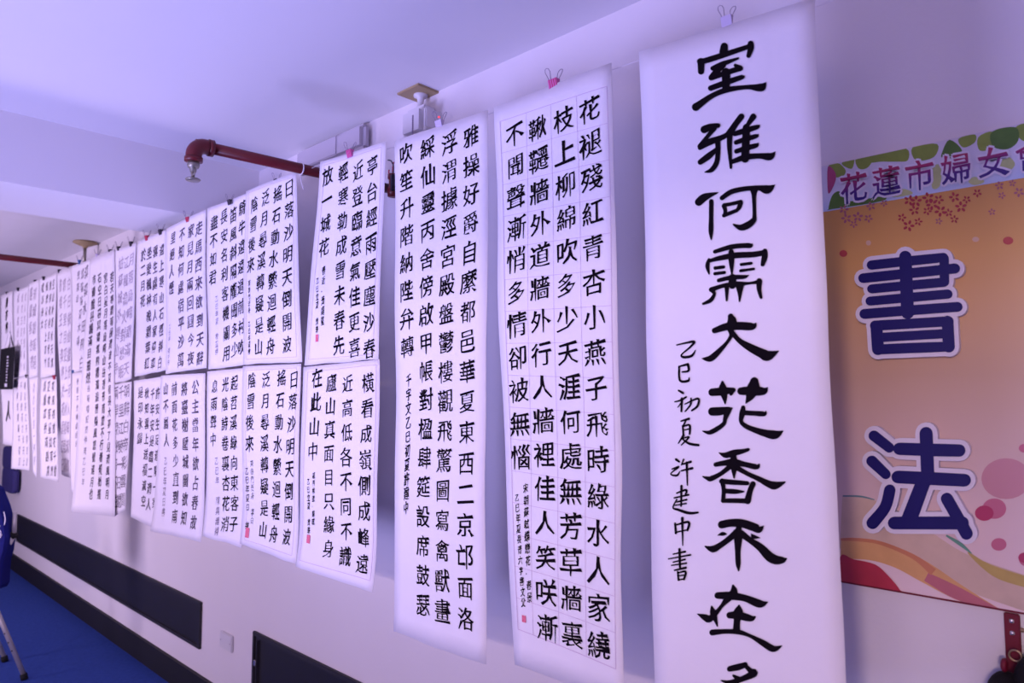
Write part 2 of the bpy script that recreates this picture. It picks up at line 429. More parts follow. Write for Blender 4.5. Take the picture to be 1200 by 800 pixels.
# ---- the large scroll in clerical script
G1 = 'hanging calligraphy papers'
p = Paper((751, 61), (954, -3), (997, 900), (769, 885), 0.026, 'widest white scroll nearest the right, one column of very large black characters', G1, seed=1)
BIG = [
 ('室', 800, 30, 6.154, [
  [(305, 152, 52), (300, 195, 62)], [(128, 262, 40), (165, 258, 42), (280, 222, 42), (400, 182, 38), (480, 155, 34)],
  [(138, 262, 50), (138, 335, 44)], [(495, 134, 44), (496, 168, 44), (480, 222, 32)],
  [(222, 312, 34), (300, 278, 38), (405, 240, 16)], [(300, 290, 36), (255, 328, 44), (212, 376, 38)],
  [(212, 380, 40), (320, 344, 38), (420, 312, 42)], [(385, 290, 24), (415, 308, 40)], [(318, 340, 62), (318, 462, 54)],
  [(208, 455, 40), (320, 414, 42), (432, 376, 34), (448, 368, 10)],
  [(100, 590, 58), (125, 572, 50), (220, 508, 38), (330, 466, 40), (470, 448, 32), (545, 452, 52), (580, 446, 58), (607, 414, 5)]]),
 ('雅', 800, 140, 6.154, [
  [(160, 74, 56), (205, 55, 46), (260, 46, 34)], [(232, 66, 36), (180, 128, 30), (130, 196, 42)],
  [(128, 205, 34), (195, 165, 48), (280, 135, 40), (345, 102, 36)], [(255, 150, 40), (258, 230, 36), (248, 310, 36), (212, 364, 34), (165, 380, 10)],
  [(250, 215, 28), (190, 265, 46), (130, 308, 40)], [(428, -18, 44), (385, 38, 42), (340, 105, 50)], [(345, 100, 42), (342, 200, 36), (352, 350, 18)],
  [(515, -18, 44), (478, 36, 30)], [(380, 106, 36), (450, 85, 42), (540, 58, 34), (560, 44, 8)], [(465, 60, 52), (455, 285, 60)],
  [(390, 168, 34), (460, 145, 38), (535, 123, 32), (550, 110, 8)], [(392, 232, 34), (460, 210, 38), (535, 190, 34), (550, 172, 6)],
  [(364, 306, 34), (460, 274, 44), (560, 266, 40), (635, 270, 54), (674, 236, 6)]]),
 ('何', 810, 205, 10.0, [
  [(92, 318, 92), (150, 268, 92), (230, 236, 58), (320, 210, 12)], [(240, 310, 52), (240, 500, 52), (240, 660, 56), (245, 758, 14)],
  [(368, 272, 56), (480, 200, 62), (640, 165, 58), (800, 156, 62), (905, 174, 104), (990, 120, 8)],
  [(745, 190, 90), (746, 260, 52), (752, 470, 46), (742, 535, 66), (670, 595, 84), (590, 620, 70), (508, 584, 22)],
  [(395, 356, 48), (480, 342, 44), (590, 318, 48)], [(388, 366, 48), (408, 425, 44), (388, 485, 28)], [(392, 478, 46), (450, 455, 46), (545, 418, 44)], [(592, 328, 50), (570, 385, 54), (545, 420, 30)]]),
 ('需', 810, 275, 8.425, [
  [(245, 170, 40), (400, 125, 50), (520, 112, 50), (598, 110, 50), (618, 92, 6)], [(190, 262, 34), (290, 235, 50), (450, 208, 60), (620, 200, 58), (735, 182, 56)],
  [(186, 245, 26), (172, 310, 44), (190, 388, 16)], [(742, 165, 50), (740, 220, 60), (722, 298, 42)], [(408, 175, 56), (412, 270, 56), (418, 388, 18)],
  [(250, 332, 36), (335, 322, 34)], [(248, 388, 34), (345, 376, 32)], [(510, 298, 32), (610, 286, 30)], [(505, 360, 32), (635, 342, 26)],
  [(288, 454, 40), (420, 425, 46), (540, 420, 40), (586, 404, 8)], [(425, 430, 80), (425, 502, 74)],
  [(215, 545, 50), (330, 508, 42), (450, 492, 56), (600, 482, 26), (690, 468, 50)], [(232, 560, 44), (245, 592, 34), (208, 650, 42), (135, 684, 26)],
  [(370, 520, 48), (370, 652, 20)], [(498, 510, 84), (500, 590, 40), (498, 660, 16)], [(690, 462, 60), (690, 540, 48), (710, 624, 30)]]),
 ('大', 815, 360, 10.0, [
  [(248, 276, 66), (400, 228, 90), (550, 222, 96), (695, 226, 86), (740, 188, 10)], [(440, 112, 72), (455, 165, 112), (445, 240, 100)],
  [(440, 260, 84), (447, 330, 50), (400, 410, 40), (320, 498, 58), (215, 594, 76), (150, 606, 50), (98, 600, 8)],
  [(452, 290, 60), (540, 390, 60), (660, 468, 90), (800, 538, 112), (880, 568, 122), (1002, 515, 10)]]),
 ('花', 815, 430, 8.89, [
  [(195, 262, 80), (310, 252, 84), (420, 238, 50)], [(305, 155, 26), (310, 230, 92), (325, 310, 60), (333, 380, 14)], [(415, 240, 50), (395, 280, 36)],
  [(500, 250, 80), (620, 247, 100), (735, 248, 80), (776, 212, 10)], [(640, 150, 90), (628, 220, 134), (590, 310, 84), (552, 372, 16)],
  [(195, 462, 88), (280, 458, 88), (370, 440, 56), (402, 428, 20)], [(358, 450, 78), (330, 540, 44), (314, 590, 44), (230, 650, 52), (160, 680, 44), (92, 664, 12)],
  [(522, 420, 46), (512, 480, 62), (498, 560, 44), (540, 608, 52), (620, 645, 58), (740, 684, 76), (850, 702, 92), (930, 664, 14)],
  [(530, 474, 52), (640, 480, 52), (738, 484, 54), (760, 456, 8)]]),
 ('香', 815, 515, 9.41, [
  [(278, 142, 10), (350, 168, 62), (450, 142, 70), (540, 125, 52), (605, 106, 36)], [(240, 272, 50), (330, 256, 60), (440, 246, 80), (560, 268, 60), (690, 296, 62), (722, 268, 16)],
  [(440, 190, 72), (445, 290, 82), (443, 360, 48), (445, 418, 18)], [(400, 292, 62), (300, 370, 50), (190, 426, 60), (150, 424, 46), (95, 404, 14)],
  [(480, 308, 60), (600, 375, 52), (720, 430, 60), (830, 486, 80), (900, 500, 88), (1004, 464, 16)], [(312, 450, 56), (328, 550, 46), (322, 670, 50)],
  [(305, 456, 58), (430, 466, 58), (590, 476, 48)], [(652, 484, 62), (620, 560, 62), (592, 670, 76)], [(340, 562, 54), (460, 568, 54), (550, 568, 18)], [(320, 668, 50), (450, 668, 54), (600, 672, 56)]]),
 ('不', 815, 595, 10.0, [
  [(325, 190, 92), (430, 170, 92), (560, 174, 100), (700, 218, 100), (765, 245, 84), (815, 205, 10)], [(525, 230, 70), (520, 330, 100), (515, 500, 66), (520, 640, 60), (525, 724, 20)],
  [(505, 275, 84), (420, 350, 70), (310, 430, 70), (220, 476, 80), (130, 444, 16)], [(555, 295, 84), (660, 372, 70), (780, 458, 92), (880, 560, 112), (960, 602, 108), (1040, 602, 76), (1078, 588, 22)],
  [(275, 314, 6), (335, 298, 48), (376, 300, 22)], [(672, 296, 10), (700, 330, 50), (778, 345, 5)]]),
 ('在', 805, 675, 6.4, [
  [(245, 138, 50), (340, 140, 60), (450, 158, 52), (560, 200, 60), (616, 188, 10)], [(360, 66, 20), (366, 105, 56), (350, 140, 60)],
  [(325, 155, 60), (280, 210, 30), (235, 265, 36), (185, 312, 52), (150, 302, 50), (92, 276, 6)], [(200, 222, 16), (212, 270, 50), (232, 330, 26), (243, 366, 10)],
  [(405, 212, 14), (400, 260, 72), (390, 330, 50), (385, 400, 56)], [(335, 285, 50), (400, 285, 60), (490, 308, 50), (522, 300, 20)],
  [(205, 414, 46), (300, 406, 36), (400, 410, 38), (490, 440, 28), (580, 490, 46), (660, 536, 50), (722, 515, 10)]]),
 ('多', 805, 675, 6.4, [
  [(335, 686, 44), (400, 672, 50), (450, 655, 40)], [(440, 650, 26), (490, 700, 40), (515, 718, 60), (440, 756, 44), (340, 788, 38), (270, 774, 10)], [(362, 736, 18), (392, 758, 40)],
  [(360, 850, 44), (450, 830, 50), (530, 836, 56), (480, 905, 46), (370, 975, 40), (240, 1010, 16)], [(400, 880, 20), (440, 905, 40)]])]
for ch, ox, oy, sc, st in BIG:
    mb = MB(); p.strokes(mb, st, ox, oy, sc)
    mb.build('brush_character', M['ink'], p.o)
SIG = [[[(92, 38, 4), (120, 32, 6), (148, 28, 8), (135, 45, 6), (108, 68, 5), (115, 76, 8), (140, 72, 8), (152, 55, 3)]],
 [[(100, 105, 5), (128, 98, 8)], [(128, 98, 8), (130, 118, 7), (110, 122, 5)], [(100, 105, 6), (102, 148, 7), (128, 150, 8), (132, 140, 3)]],
 [[(98, 180, 6), (112, 188, 7)], [(85, 215, 4), (105, 210, 6), (122, 200, 6)], [(108, 205, 8), (106, 245, 6)], [(108, 215, 5), (95, 232, 3)], [(118, 222, 4), (160, 205, 7), (158, 228, 7), (140, 242, 6)], [(138, 205, 6), (135, 225, 6), (118, 245, 4)]],
 [[(105, 275, 5), (130, 268, 8)], [(122, 270, 5), (112, 290, 6)], [(110, 290, 6), (112, 320, 6)], [(112, 292, 5), (132, 288, 7), (132, 315, 6)], [(114, 303, 4), (130, 300, 5)], [(112, 320, 8), (95, 345, 3)], [(108, 330, 4), (130, 325, 6), (105, 350, 4)], [(105, 328, 4), (130, 345, 8), (160, 350, 8)]],
 [[(88, 395, 8), (98, 402, 6)], [(75, 425, 5), (95, 418, 7)], [(95, 420, 6), (70, 440, 4), (90, 445, 7), (100, 432, 3)], [(112, 395, 6), (105, 412, 4)], [(108, 410, 5), (135, 402, 8)], [(105, 430, 5), (140, 422, 8)], [(122, 405, 8), (124, 475, 4)]],
 [[(90, 500, 5), (120, 490, 7), (118, 505, 6)], [(82, 515, 5), (128, 505, 6)], [(88, 528, 5), (122, 520, 6)], [(105, 478, 8), (104, 540, 6)], [(85, 538, 4), (120, 532, 5)], [(90, 520, 5), (78, 545, 5), (95, 552, 8), (130, 562, 9), (158, 560, 6)]],
 [[(85, 595, 7), (88, 625, 7)], [(86, 600, 5), (128, 590, 8), (125, 615, 7)], [(88, 622, 5), (120, 615, 5)], [(108, 578, 9), (110, 663, 3)]],
 [[(80, 690, 4), (118, 682, 7)], [(65, 705, 4), (135, 692, 6)], [(80, 715, 4), (118, 706, 6)], [(75, 725, 4), (122, 718, 6)], [(100, 675, 8), (102, 730, 7)], [(85, 740, 5), (120, 732, 8)], [(95, 745, 6), (98, 770, 7)], [(97, 748, 5), (120, 744, 7), (115, 768, 7)], [(98, 757, 4), (115, 755, 5)], [(98, 770, 5), (115, 767, 5)]]]
for st in SIG:
    mb = MB(); p.strokes(mb, [[(x, y, w_ * 1.05) for x, y, w_ in q] for q in st], 760, 390, 2.667)
    mb.build('signature_character', M['ink'], p.o)
p.done()

# ---- four-column regular script with printed grid
p = Paper((577, 125), (717, 75), (731, 826), (602, 779), 0.014, 'tall white scroll with printed grid lines, beside the widest scroll', G1, seed=2)
p.col('花褪殘紅青杏小燕子飛時綠水人家繞', 692, 130, 701, 757, k=.67, asp=1.06)
p.col('枝上柳綿吹多少天涯何處無芳草牆裏', 661.5, 141, 669, 744, k=.67, asp=1.06)
p.col('鞦韆牆外道牆外行人牆裡佳人笑咲漸', 630, 151, 640, 736, k=.67, asp=1.06)
p.col('不聞聲漸悄多情卻被無惱', 602.5, 158, 610, 536, k=.67, asp=1.06)
p.col('宋朝蘇軾蝶戀花·春景', 616, 572, 620.5, 700, k=.8, asp=.62, target=p.sig, double=.02, slant=.2, jit=.03)
p.col('乙巳年夏長青六字書文父', 606.5, 583, 613.5, 706, k=.8, asp=.6, target=p.sig, double=.02, slant=.2, jit=.03)
p.square(614, 725, 0.0062, 0.0078)
p.frame((585, 142), (713, 102), (721, 784), (607, 737))
for a, b in (((616.5, 133), (624, 744)), ((646, 124), (654, 756)), ((677, 114), (686, 770))): p.line(a, b, .0010)
for i in range(1, 16):
    tt = i / 16
    p.line((585 + 22 * tt, 142 + 595 * tt), (713 + 8 * tt, 102 + 682 * tt), .0010)
p.done()

p = Paper((465, 166), (571, 128), (571, 779), (460, 740), 0.010, 'tall white scroll of four close columns, under the ceiling bracket', G1, seed=3)
p.col('雅操好爵自縻都邑華夏東西二京邙面洛', 551, 160, 547.5, 725)
p.col('浮渭據涇宮殿盤鬱樓觀飛驚圖寫禽獸畫', 526.5, 168, 520, 716)
p.col('綵仙靈丙舍傍啟甲帳對楹肆筵設席鼓瑟', 502.5, 174, 496, 709)
p.col('吹笙升階納陛弁轉', 478, 181, 477, 407)
p.col('千字文乙巳初夏許建中', 478, 446, 476, 595, k=.84, asp=.66, target=p.sig, double=.025, slant=.2, jit=.03)
p.done()

G2 = 'paired quarter sheets hung one above the other'
p = Paper((373, 189), (455, 166), (442, 421), (356, 428), 0.009, 'upper sheet below the red pipe, its first character column starting with a pavilion sign', G2, seed=4, cat='calligraphy sheet', name='calligraphy_sheet')
p.o['label'] = 'upper calligraphy sheet hung from a pink clip, just right of the long red pipe end'
p.col('亭台經雨壓塵沙春', 437.5, 195, 432.5, 409); p.col('近登臨意氣佳更喜', 419, 201, 415, 408)
p.col('輕寒勒成雪未春先', 400.5, 202, 397, 405); p.col('放一城花', 382, 206, 378, 290)
p.col('春近·黃庭堅', 378.5, 317, 377.5, 376, k=.8, asp=.66, target=p.sig, double=.02, jit=.03)
p.col('乙巳立夏 寶珠', 371.5, 329, 371, 386, k=.8, asp=.66, target=p.sig, double=.02, jit=.03)
p.square(371, 396, 0.0086, 0.0125); p.frame((378, 193), (449, 173), (437, 415), (361, 421)); p.done()
p = Paper((355, 430), (444, 421), (438, 694), (352, 662), 0.011, 'lower calligraphy sheet beneath the pink clipped one, left of the tall scrolls', G2, seed=5, cat='calligraphy sheet', name='calligraphy_sheet', curl=.015)
p.col('橫看成嶺側成峰遠', 430, 449, 423.5, 661); p.col('近高低各不同不識', 407, 450, 404.5, 652)
p.col('廬山真面目只緣身', 388, 449, 386, 643); p.col('在此山中', 371.5, 443, 369, 529)
p.col('題西林壁·蘇軾', 370, 557, 369, 611, k=.8, asp=.7, target=p.sig, double=.02, jit=.03)
p.col('乙巳立夏 寶珠', 363.8, 564, 364, 621, k=.8, asp=.7, target=p.sig, double=.02, jit=.03)
p.square(364, 631, 0.0101, 0.0133); p.frame((360, 436), (440, 427), (434, 680), (356, 655)); p.done()

p = Paper((287, 224), (347, 202), (353, 424), (284.5, 427), 0.008, 'upper calligraphy sheet hung from a black clip, directly under the red pipe', G2, seed=6, cat='calligraphy sheet', name='calligraphy_sheet')
p.col('日落沙明天倒開波', 340, 221, 336.5, 404); p.col('搖石動水縈迴輕舟', 327, 228, 318, 406)
p.col('泛月尋溪轉疑是山', 313, 232, 303.8, 407); p.col('陰雪後來', 298.5, 240, 295.5, 311)
p.col('東魯門泛舟 乙巳年夏書', 294, 332, 292.5, 412, k=.8, asp=.8, target=p.sig, double=.02, jit=.03)
p.frame((291, 226), (343, 208), (347, 418), (289, 421)); p.done()
p = Paper((284.5, 429), (352, 426), (351.5, 660), (282, 637), 0.010, 'lower calligraphy sheet that repeats the poem of the black clipped sheet above it', G2, seed=7, cat='calligraphy sheet', name='calligraphy_sheet', curl=.01)
p.col('日落沙明天倒開波', 344.5, 445, 338, 629); p.col('搖石動水縈迴輕舟', 330, 443, 321.5, 626)
p.col('泛月尋溪轉疑是山', 312.5, 445, 307.5, 621); p.col('陰雪後來', 295.5, 446, 292.5, 520)
p.col('東魯門泛舟 李白', 294.6, 543, 294, 610, k=.8, asp=.9, target=p.sig, double=.0, jit=.03)
p.col('乙巳年夏日 書', 288.5, 552, 288.5, 616, k=.8, asp=.9, target=p.sig, double=.0, jit=.03)
p.square(289.5, 624, .014, .018); p.frame((289, 434), (347, 431), (346, 650), (287, 632)); p.done()

p = Paper((242, 244), (289, 225.5), (289, 427), (243, 433), 0.003, 'upper calligraphy sheet second left of the red pipe, its right column half covered', G2, seed=8, cat='calligraphy sheet', name='calligraphy_sheet')
p.col('騎牛遠遠過前村吹', 282.5, 244, 282.5, 407); p.col('笛風斜隔隴聞多少', 271.5, 252, 274, 410)
p.col('長安名利客機關用', 260.5, 254, 264, 414); p.col('盡不如君', 250, 261, 249, 325)
p.col('乙巳年夏 牧童詩', 252.5, 350, 252, 412, k=.8, asp=.9, target=p.sig, double=0, jit=.03); p.done(sig='ink_grey')
p = Paper((242, 435), (286, 431), (284, 641), (242, 627), 0.007, 'lower calligraphy sheet under the half covered one, with a blank lower left corner', G2, seed=9, cat='calligraphy sheet', name='calligraphy_sheet', curl=.01)
p.col('起苕溪綠向東客子', 274.5, 449, 274, 614); p.col('光陰詩卷裏杏花消', 263.5, 451, 265, 614)
p.col('息雨聲中', 251, 453, 250, 515)
p.col('乙巳年 陳與義詩', 254, 540, 257, 622, k=.8, asp=.9, target=p.sig, double=0, jit=.03); p.done(sig='ink_grey')

p = Paper((194, 268), (241, 245), (241, 431), (195, 438), 0.005, 'upper calligraphy sheet hung from a red clip, left of the half covered sheet', G2, seed=10, cat='calligraphy sheet', name='calligraphy_sheet')
p.col('走馬西來欲到天辭', 234, 268, 234, 420); p.col('家見月兩回圓今夜', 225, 271, 224.5, 420)
p.col('不知何處宿平沙萬', 214.5, 275, 213.6, 422); p.col('里絕人煙', 203.4, 279, 202, 338)
p.col('乙巳年 磧中作', 199.5, 383, 199, 425, k=.8, asp=.9, target=p.sig, double=0, jit=.03); p.done('ink_mid', 'ink_grey')
p = Paper((189, 440), (240, 437), (240, 634), (179, 622), 0.010, 'lower calligraphy sheet below the red clipped one, dense neat columns', G2, seed=11, cat='calligraphy sheet', name='calligraphy_sheet', curl=.012)
p.col('公主當年欲占春故', 229.5, 454, 229, 612); p.col('將臺榭壓城闉欲知', 218, 456, 216.8, 607)
p.col('前面花多少直到南', 206.4, 456, 205.5, 605); p.col('山不屬人', 196, 456, 195.5, 516)
p.col('乙巳年夏日書', 194, 540, 192, 600, k=.8, asp=.9, target=p.sig, double=0, jit=.03); p.done('ink_mid', 'ink_grey')

p = Paper((161, 283), (194, 269), (197, 433), (158, 441), 0.003, 'upper narrow calligraphy sheet of four columns, left of the red clipped sheet', G2, seed=12, cat='calligraphy sheet', name='calligraphy_sheet')
p.col('遠上寒山石徑斜白', 189.6, 293, 187, 425); p.col('雲生處有人家停車', 182, 295, 178, 426)
p.col('坐愛楓林晚霜葉紅', 175, 297, 171, 426); p.col('於二月花', 168.6, 299, 166.6, 353)
p.done('ink_mid')
p = Paper((157, 446), (190, 441), (189, 622), (154, 605), 0.002, 'lower narrow calligraphy sheet, leaning left above the bare lower wall', G2, seed=13, cat='calligraphy sheet', name='calligraphy_sheet', curl=.004)
p.col('許安生足連陽一家', 185, 461, 182, 589); p.col('千年安是臨二清人', 178, 462, 175, 591)
p.col('秋知雲上送福流空', 171, 461, 169, 587); p.col('是印永歸', 164, 460, 162.5, 514); p.done('ink_mid')

p = Paper((133, 293), (160, 284), (155, 444), (134, 450), 0.0, 'upper sheet with faint grey writing, between the dense long scroll and the four column sheet', G2, seed=14, cat='calligraphy sheet', name='calligraphy_sheet')
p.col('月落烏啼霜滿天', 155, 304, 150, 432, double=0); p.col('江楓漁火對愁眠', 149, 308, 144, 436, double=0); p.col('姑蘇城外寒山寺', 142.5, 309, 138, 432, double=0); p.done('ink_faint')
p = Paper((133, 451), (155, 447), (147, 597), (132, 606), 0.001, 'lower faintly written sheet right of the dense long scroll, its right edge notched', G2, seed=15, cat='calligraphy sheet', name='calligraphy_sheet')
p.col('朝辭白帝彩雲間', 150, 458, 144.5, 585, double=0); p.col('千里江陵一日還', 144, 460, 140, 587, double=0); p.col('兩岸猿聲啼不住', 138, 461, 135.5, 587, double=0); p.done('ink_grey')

p = Paper((105, 303), (135, 292), (137, 605), (86, 599), 0.004, 'long dense scroll of twenty rows hanging lowest at the left, below the disc sprinkler', G1, seed=16, curl=.015)
p.col('若天寒霜雨晨清波不夏宿長大夢了見清風明月', 131.5, 325, 127.5, 579, k=.8, asp=1.05, double=.015); p.col('宮白星月落烏啼山岳潛形商旅不行檣傾楫摧', 124.4, 326, 117.5, 579, k=.8, asp=1.05, double=.015)
p.col('石空日暮冥薄氣飛霧濁浪雷陰風怒號連月也', 117.4, 326, 107.5, 579, k=.8, asp=1.05, double=.015); p.col('市關讒畏譏滿目蕭然', 110.4, 328, 103, 443, k=.8, asp=1.05, double=.015)
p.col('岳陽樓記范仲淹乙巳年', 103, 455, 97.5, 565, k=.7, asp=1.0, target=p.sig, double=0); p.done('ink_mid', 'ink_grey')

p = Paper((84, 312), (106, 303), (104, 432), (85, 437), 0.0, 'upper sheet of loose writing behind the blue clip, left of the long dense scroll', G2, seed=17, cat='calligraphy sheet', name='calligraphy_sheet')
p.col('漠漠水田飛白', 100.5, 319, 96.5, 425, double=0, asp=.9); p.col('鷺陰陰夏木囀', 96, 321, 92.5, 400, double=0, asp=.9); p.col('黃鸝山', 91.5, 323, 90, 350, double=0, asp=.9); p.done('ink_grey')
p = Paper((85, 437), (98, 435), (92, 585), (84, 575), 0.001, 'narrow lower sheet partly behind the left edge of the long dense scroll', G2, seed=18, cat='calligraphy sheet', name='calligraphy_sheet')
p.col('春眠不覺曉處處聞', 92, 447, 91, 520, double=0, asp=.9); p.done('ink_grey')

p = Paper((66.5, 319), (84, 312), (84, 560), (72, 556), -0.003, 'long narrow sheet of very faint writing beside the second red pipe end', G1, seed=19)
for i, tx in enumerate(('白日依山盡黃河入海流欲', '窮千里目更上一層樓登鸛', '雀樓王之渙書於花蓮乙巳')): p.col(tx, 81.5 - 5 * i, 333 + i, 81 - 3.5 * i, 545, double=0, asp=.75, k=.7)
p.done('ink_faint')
p = Paper((46, 327), (66, 319), (64, 439), (47, 443), -0.001, 'upper sheet with dark four column writing, fifth from the left end of the row', G2, seed=20, cat='calligraphy sheet', name='calligraphy_sheet')
for i, tx in enumerate(('空山新雨後天氣', '晚來秋明月松間', '照清泉石上流竹', '喧歸浣女')): p.col(tx, 61.5 - 4 * i, 333 + 1.5 * i, 61 - 4 * i, 425 if i < 3 else 380, double=0, asp=.75)
p.done('ink_mid')
p = Paper((48, 444), (65, 441), (67.5, 565), (47.5, 559), 0.001, 'lower sheet hung from a small red clip near the left end of the row', G2, seed=21, cat='calligraphy sheet', name='calligraphy_sheet')
for i, tx in enumerate(('東風夜放花千樹', '更吹落星如雨寶', '馬雕車香滿路鳳')): p.col(tx, 61.5 - 4.5 * i, 453, 63 - 4 * i, 552, double=0, asp=.8)
p.done('ink_mid')
p = Paper((33.5, 333), (46, 328), (43.5, 440), (34, 443), -0.004, 'upper pale sheet with barely visible writing, fourth from the left end', G2, seed=22, cat='calligraphy sheet', name='calligraphy_sheet')
for i, tx in enumerate(('渭城朝雨浥', '輕塵客舍青')): p.col(tx, 42 - 4.5 * i, 345, 40.5 - 3 * i, 425, double=0, asp=.8)
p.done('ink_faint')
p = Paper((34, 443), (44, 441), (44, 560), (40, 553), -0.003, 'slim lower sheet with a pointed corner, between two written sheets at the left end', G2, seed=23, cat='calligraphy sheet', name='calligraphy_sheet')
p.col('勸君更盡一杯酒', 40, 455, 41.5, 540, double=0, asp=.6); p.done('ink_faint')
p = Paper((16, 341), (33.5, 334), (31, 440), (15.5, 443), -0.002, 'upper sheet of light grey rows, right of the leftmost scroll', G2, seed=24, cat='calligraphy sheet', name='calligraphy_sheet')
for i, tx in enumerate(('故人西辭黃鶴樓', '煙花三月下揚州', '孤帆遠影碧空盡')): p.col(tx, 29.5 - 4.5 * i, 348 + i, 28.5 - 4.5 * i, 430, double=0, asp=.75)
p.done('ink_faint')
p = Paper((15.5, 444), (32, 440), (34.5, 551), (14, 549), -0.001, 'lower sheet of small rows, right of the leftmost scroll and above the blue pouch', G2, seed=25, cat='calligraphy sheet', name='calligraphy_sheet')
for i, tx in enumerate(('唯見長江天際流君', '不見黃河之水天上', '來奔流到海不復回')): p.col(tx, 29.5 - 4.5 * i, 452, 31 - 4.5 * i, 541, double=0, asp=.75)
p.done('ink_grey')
p = Paper((1, 346), (15, 341), (15, 522), (3, 520), -0.005, 'leftmost scroll, a few large loose brush strokes behind the black sign', G1, seed=26)
p.col('舞亦書', 9.3, 355, 9.3, 384, k=.85, asp=.8, double=.05); p.col('入人', 13, 398, 10, 482, k=.25, asp=.9, double=.05); p.done()

# ------------------------------------------------------------------ hanging line and clips
def nylon(name, pts, label):
    k = MB(); k.tube(pts, 0.0006, 6); return tag(k.build(name, M['cord'], loc=pts[0]), label, 'line')
tops = [wp(2, 345, 1.287), wp(161, 282, 1.287), wp(287, 223, 1.281), wp(372, 188, 1.279), wp(465, 165, 1.277), wp(577, 124, 1.275), wp(751, 60, 1.265), wp(954, -3, 1.263)]
def line_at(x):
    for a, b in zip(tops, tops[1:]):
        if a.x <= x <= b.x: return a.lerp(b, (x - a.x) / (b.x - a.x))
    return tops[-1]
nylon('hanging_line', [tops[0] + Vector((-1.2, 0, 0))] + [q + Vector((0, .012, -.012)) for q in tops] + [tops[-1] + Vector((.9, .0, 0.0)), Vector((1.6, D, 2.40))], 'thin clear line strung in front of the wall above the tops of the papers')

WIRES = {}
def clip(px, py, Y, m, label, s=1.0, wires=True, group='binder clips holding the papers', stripes=False, splay=0.4):
    c = wp(px, py, Y); c.y = Y; s *= 0.85
    t = empty('binder_clip', c, label, 'binder clip', group)
    wd, hh, th = .0125 * s, .011 * s, .007 * s
    a = [(-wd, -th, hh), (wd, -th, hh), (wd, -.0012, -hh), (-wd, -.0012, -hh), (-wd, th, hh), (wd, th, hh), (wd, .0012, -hh), (-wd, .0012, -hh)]
    vs = [c + Vector(v) for v in a]
    mk('clip_body', vs, [(0, 3, 2, 1), (4, 5, 6, 7), (0, 1, 5, 4), (2, 3, 7, 6), (1, 2, 6, 5), (0, 4, 7, 3)], m, t)
    if stripes:
        k = MB()
        for i in range(4):
            x = -.009 * s + i * .006 * s
            k.add([c + Vector((x, -th - .0004, hh * .95)), c + Vector((x + .0022 * s, -th - .0004, hh * .95)), c + Vector((x + .0032 * s, -.0016, -hh * .9)), c + Vector((x + .001 * s, -.0016, -hh * .9))], [(0, 3, 2, 1)])
        k.build('printed_stripe', M['clipred'], t)
    if wires:
        for sg in (-1, 1):
            k = MB(); ox = sg * .006 * s
            loop = [(-.004, 0), (-.0055, .007), (-.0085, .017), (-.006, .0235), (0, .0255), (.006, .0235), (.0085, .017), (.0055, .007), (.004, 0)]
            k.tube([c + Vector((ox + sg * splay * .5 * q[1] * s + q[0] * s * .8, sg * th * .9 + sg * .25 * q[1] * s, hh + q[1] * s)) for q in loop], .0008 * s, 6)
            k.build('wire_handle', M['wire'], t, smooth=True)
clip(649, 99, 1.261, M['clippink'], 'pink striped binder clip on the grid-lined scroll', 1.25, stripes=True)
clip(852, 25, 1.249, M['clipwhite'], 'clear binder clip on top of the widest scroll', 1.0)
clip(515, 146, 1.265, M['clipwhite'], 'clear binder clip beside the small red light of the ceiling device', 1.2)
clip(410, 180, 1.266, M['clippink'], 'pink binder clip on the sheet beside the red pipe end', 1.25, stripes=True)
clip(324, 213, 1.267, M['clipblack'], 'black binder clip on the sheet right beneath the red pipe', 1.1)
clip(269, 237, 1.269, M['clipblack'], 'black binder clip between the red clip and the sheet beneath the pipe', 1.1)
clip(220.5, 258, 1.270, M['clipred'], 'bright red binder clip, left of the two black clips near the red pipe', 1.4)
clip(188, 272, 1.272, M['clipblack'], 'black binder clip at the right corner of the narrow four column sheet', 1.3)
clip(172, 279, 1.272, M['clipred'], 'dark red binder clip above the narrow four column sheet', 1.3)
clip(153.5, 286, 1.275, M['clipblack'], 'black binder clip above the right side of the faint grey sheet', 1.3)
clip(139, 291.5, 1.275, M['clipblack'], 'black binder clip above the left side of the faint grey sheet', 1.3)
clip(129, 295, 1.271, M['clipblack'], 'dark binder clip at the right top of the long dense scroll', 1.3)
clip(114, 300, 1.271, M['clipwhite'], 'pale binder clip at the left top of the long dense scroll', 1.3)
clip(93, 307, 1.275, M['clipblue'], 'blue binder clip just right of the second red pipe end', 1.3)
clip(69.5, 318, 1.278, M['clipblack'], 'dark binder clip over the very faint narrow sheet', 1.4, wires=False)
clip(51, 326, 1.276, M['clipblack'], 'dark binder clip over the fifth sheet from the left end', 1.4, wires=False)
clip(41, 330, 1.279, M['clipblack'], 'dark binder clip over the fourth pale sheet from the left end', 1.4, wires=False)
clip(21, 339, 1.277, M['clipblack'], 'dark binder clip over the light grey sheet near the left end', 1.4, wires=False)
clip(8, 344, 1.280, M['clipblack'], 'dark binder clip over the leftmost scroll', 1.4, wires=False)
clip(63.5, 442, 1.274, M['clipred'], 'small red binder clip joining two sheets halfway down the wall at the left', 1.5, wires=False)
clip(86, 436, 1.273, M['clipblue'], 'blue binder clip halfway down, at the left edge of the long dense scroll', 1.4, wires=False)
clip(31, 441, 1.277, M['clipblack'], 'black binder clip halfway down, joining the light grey sheets', 1.4, wires=False)

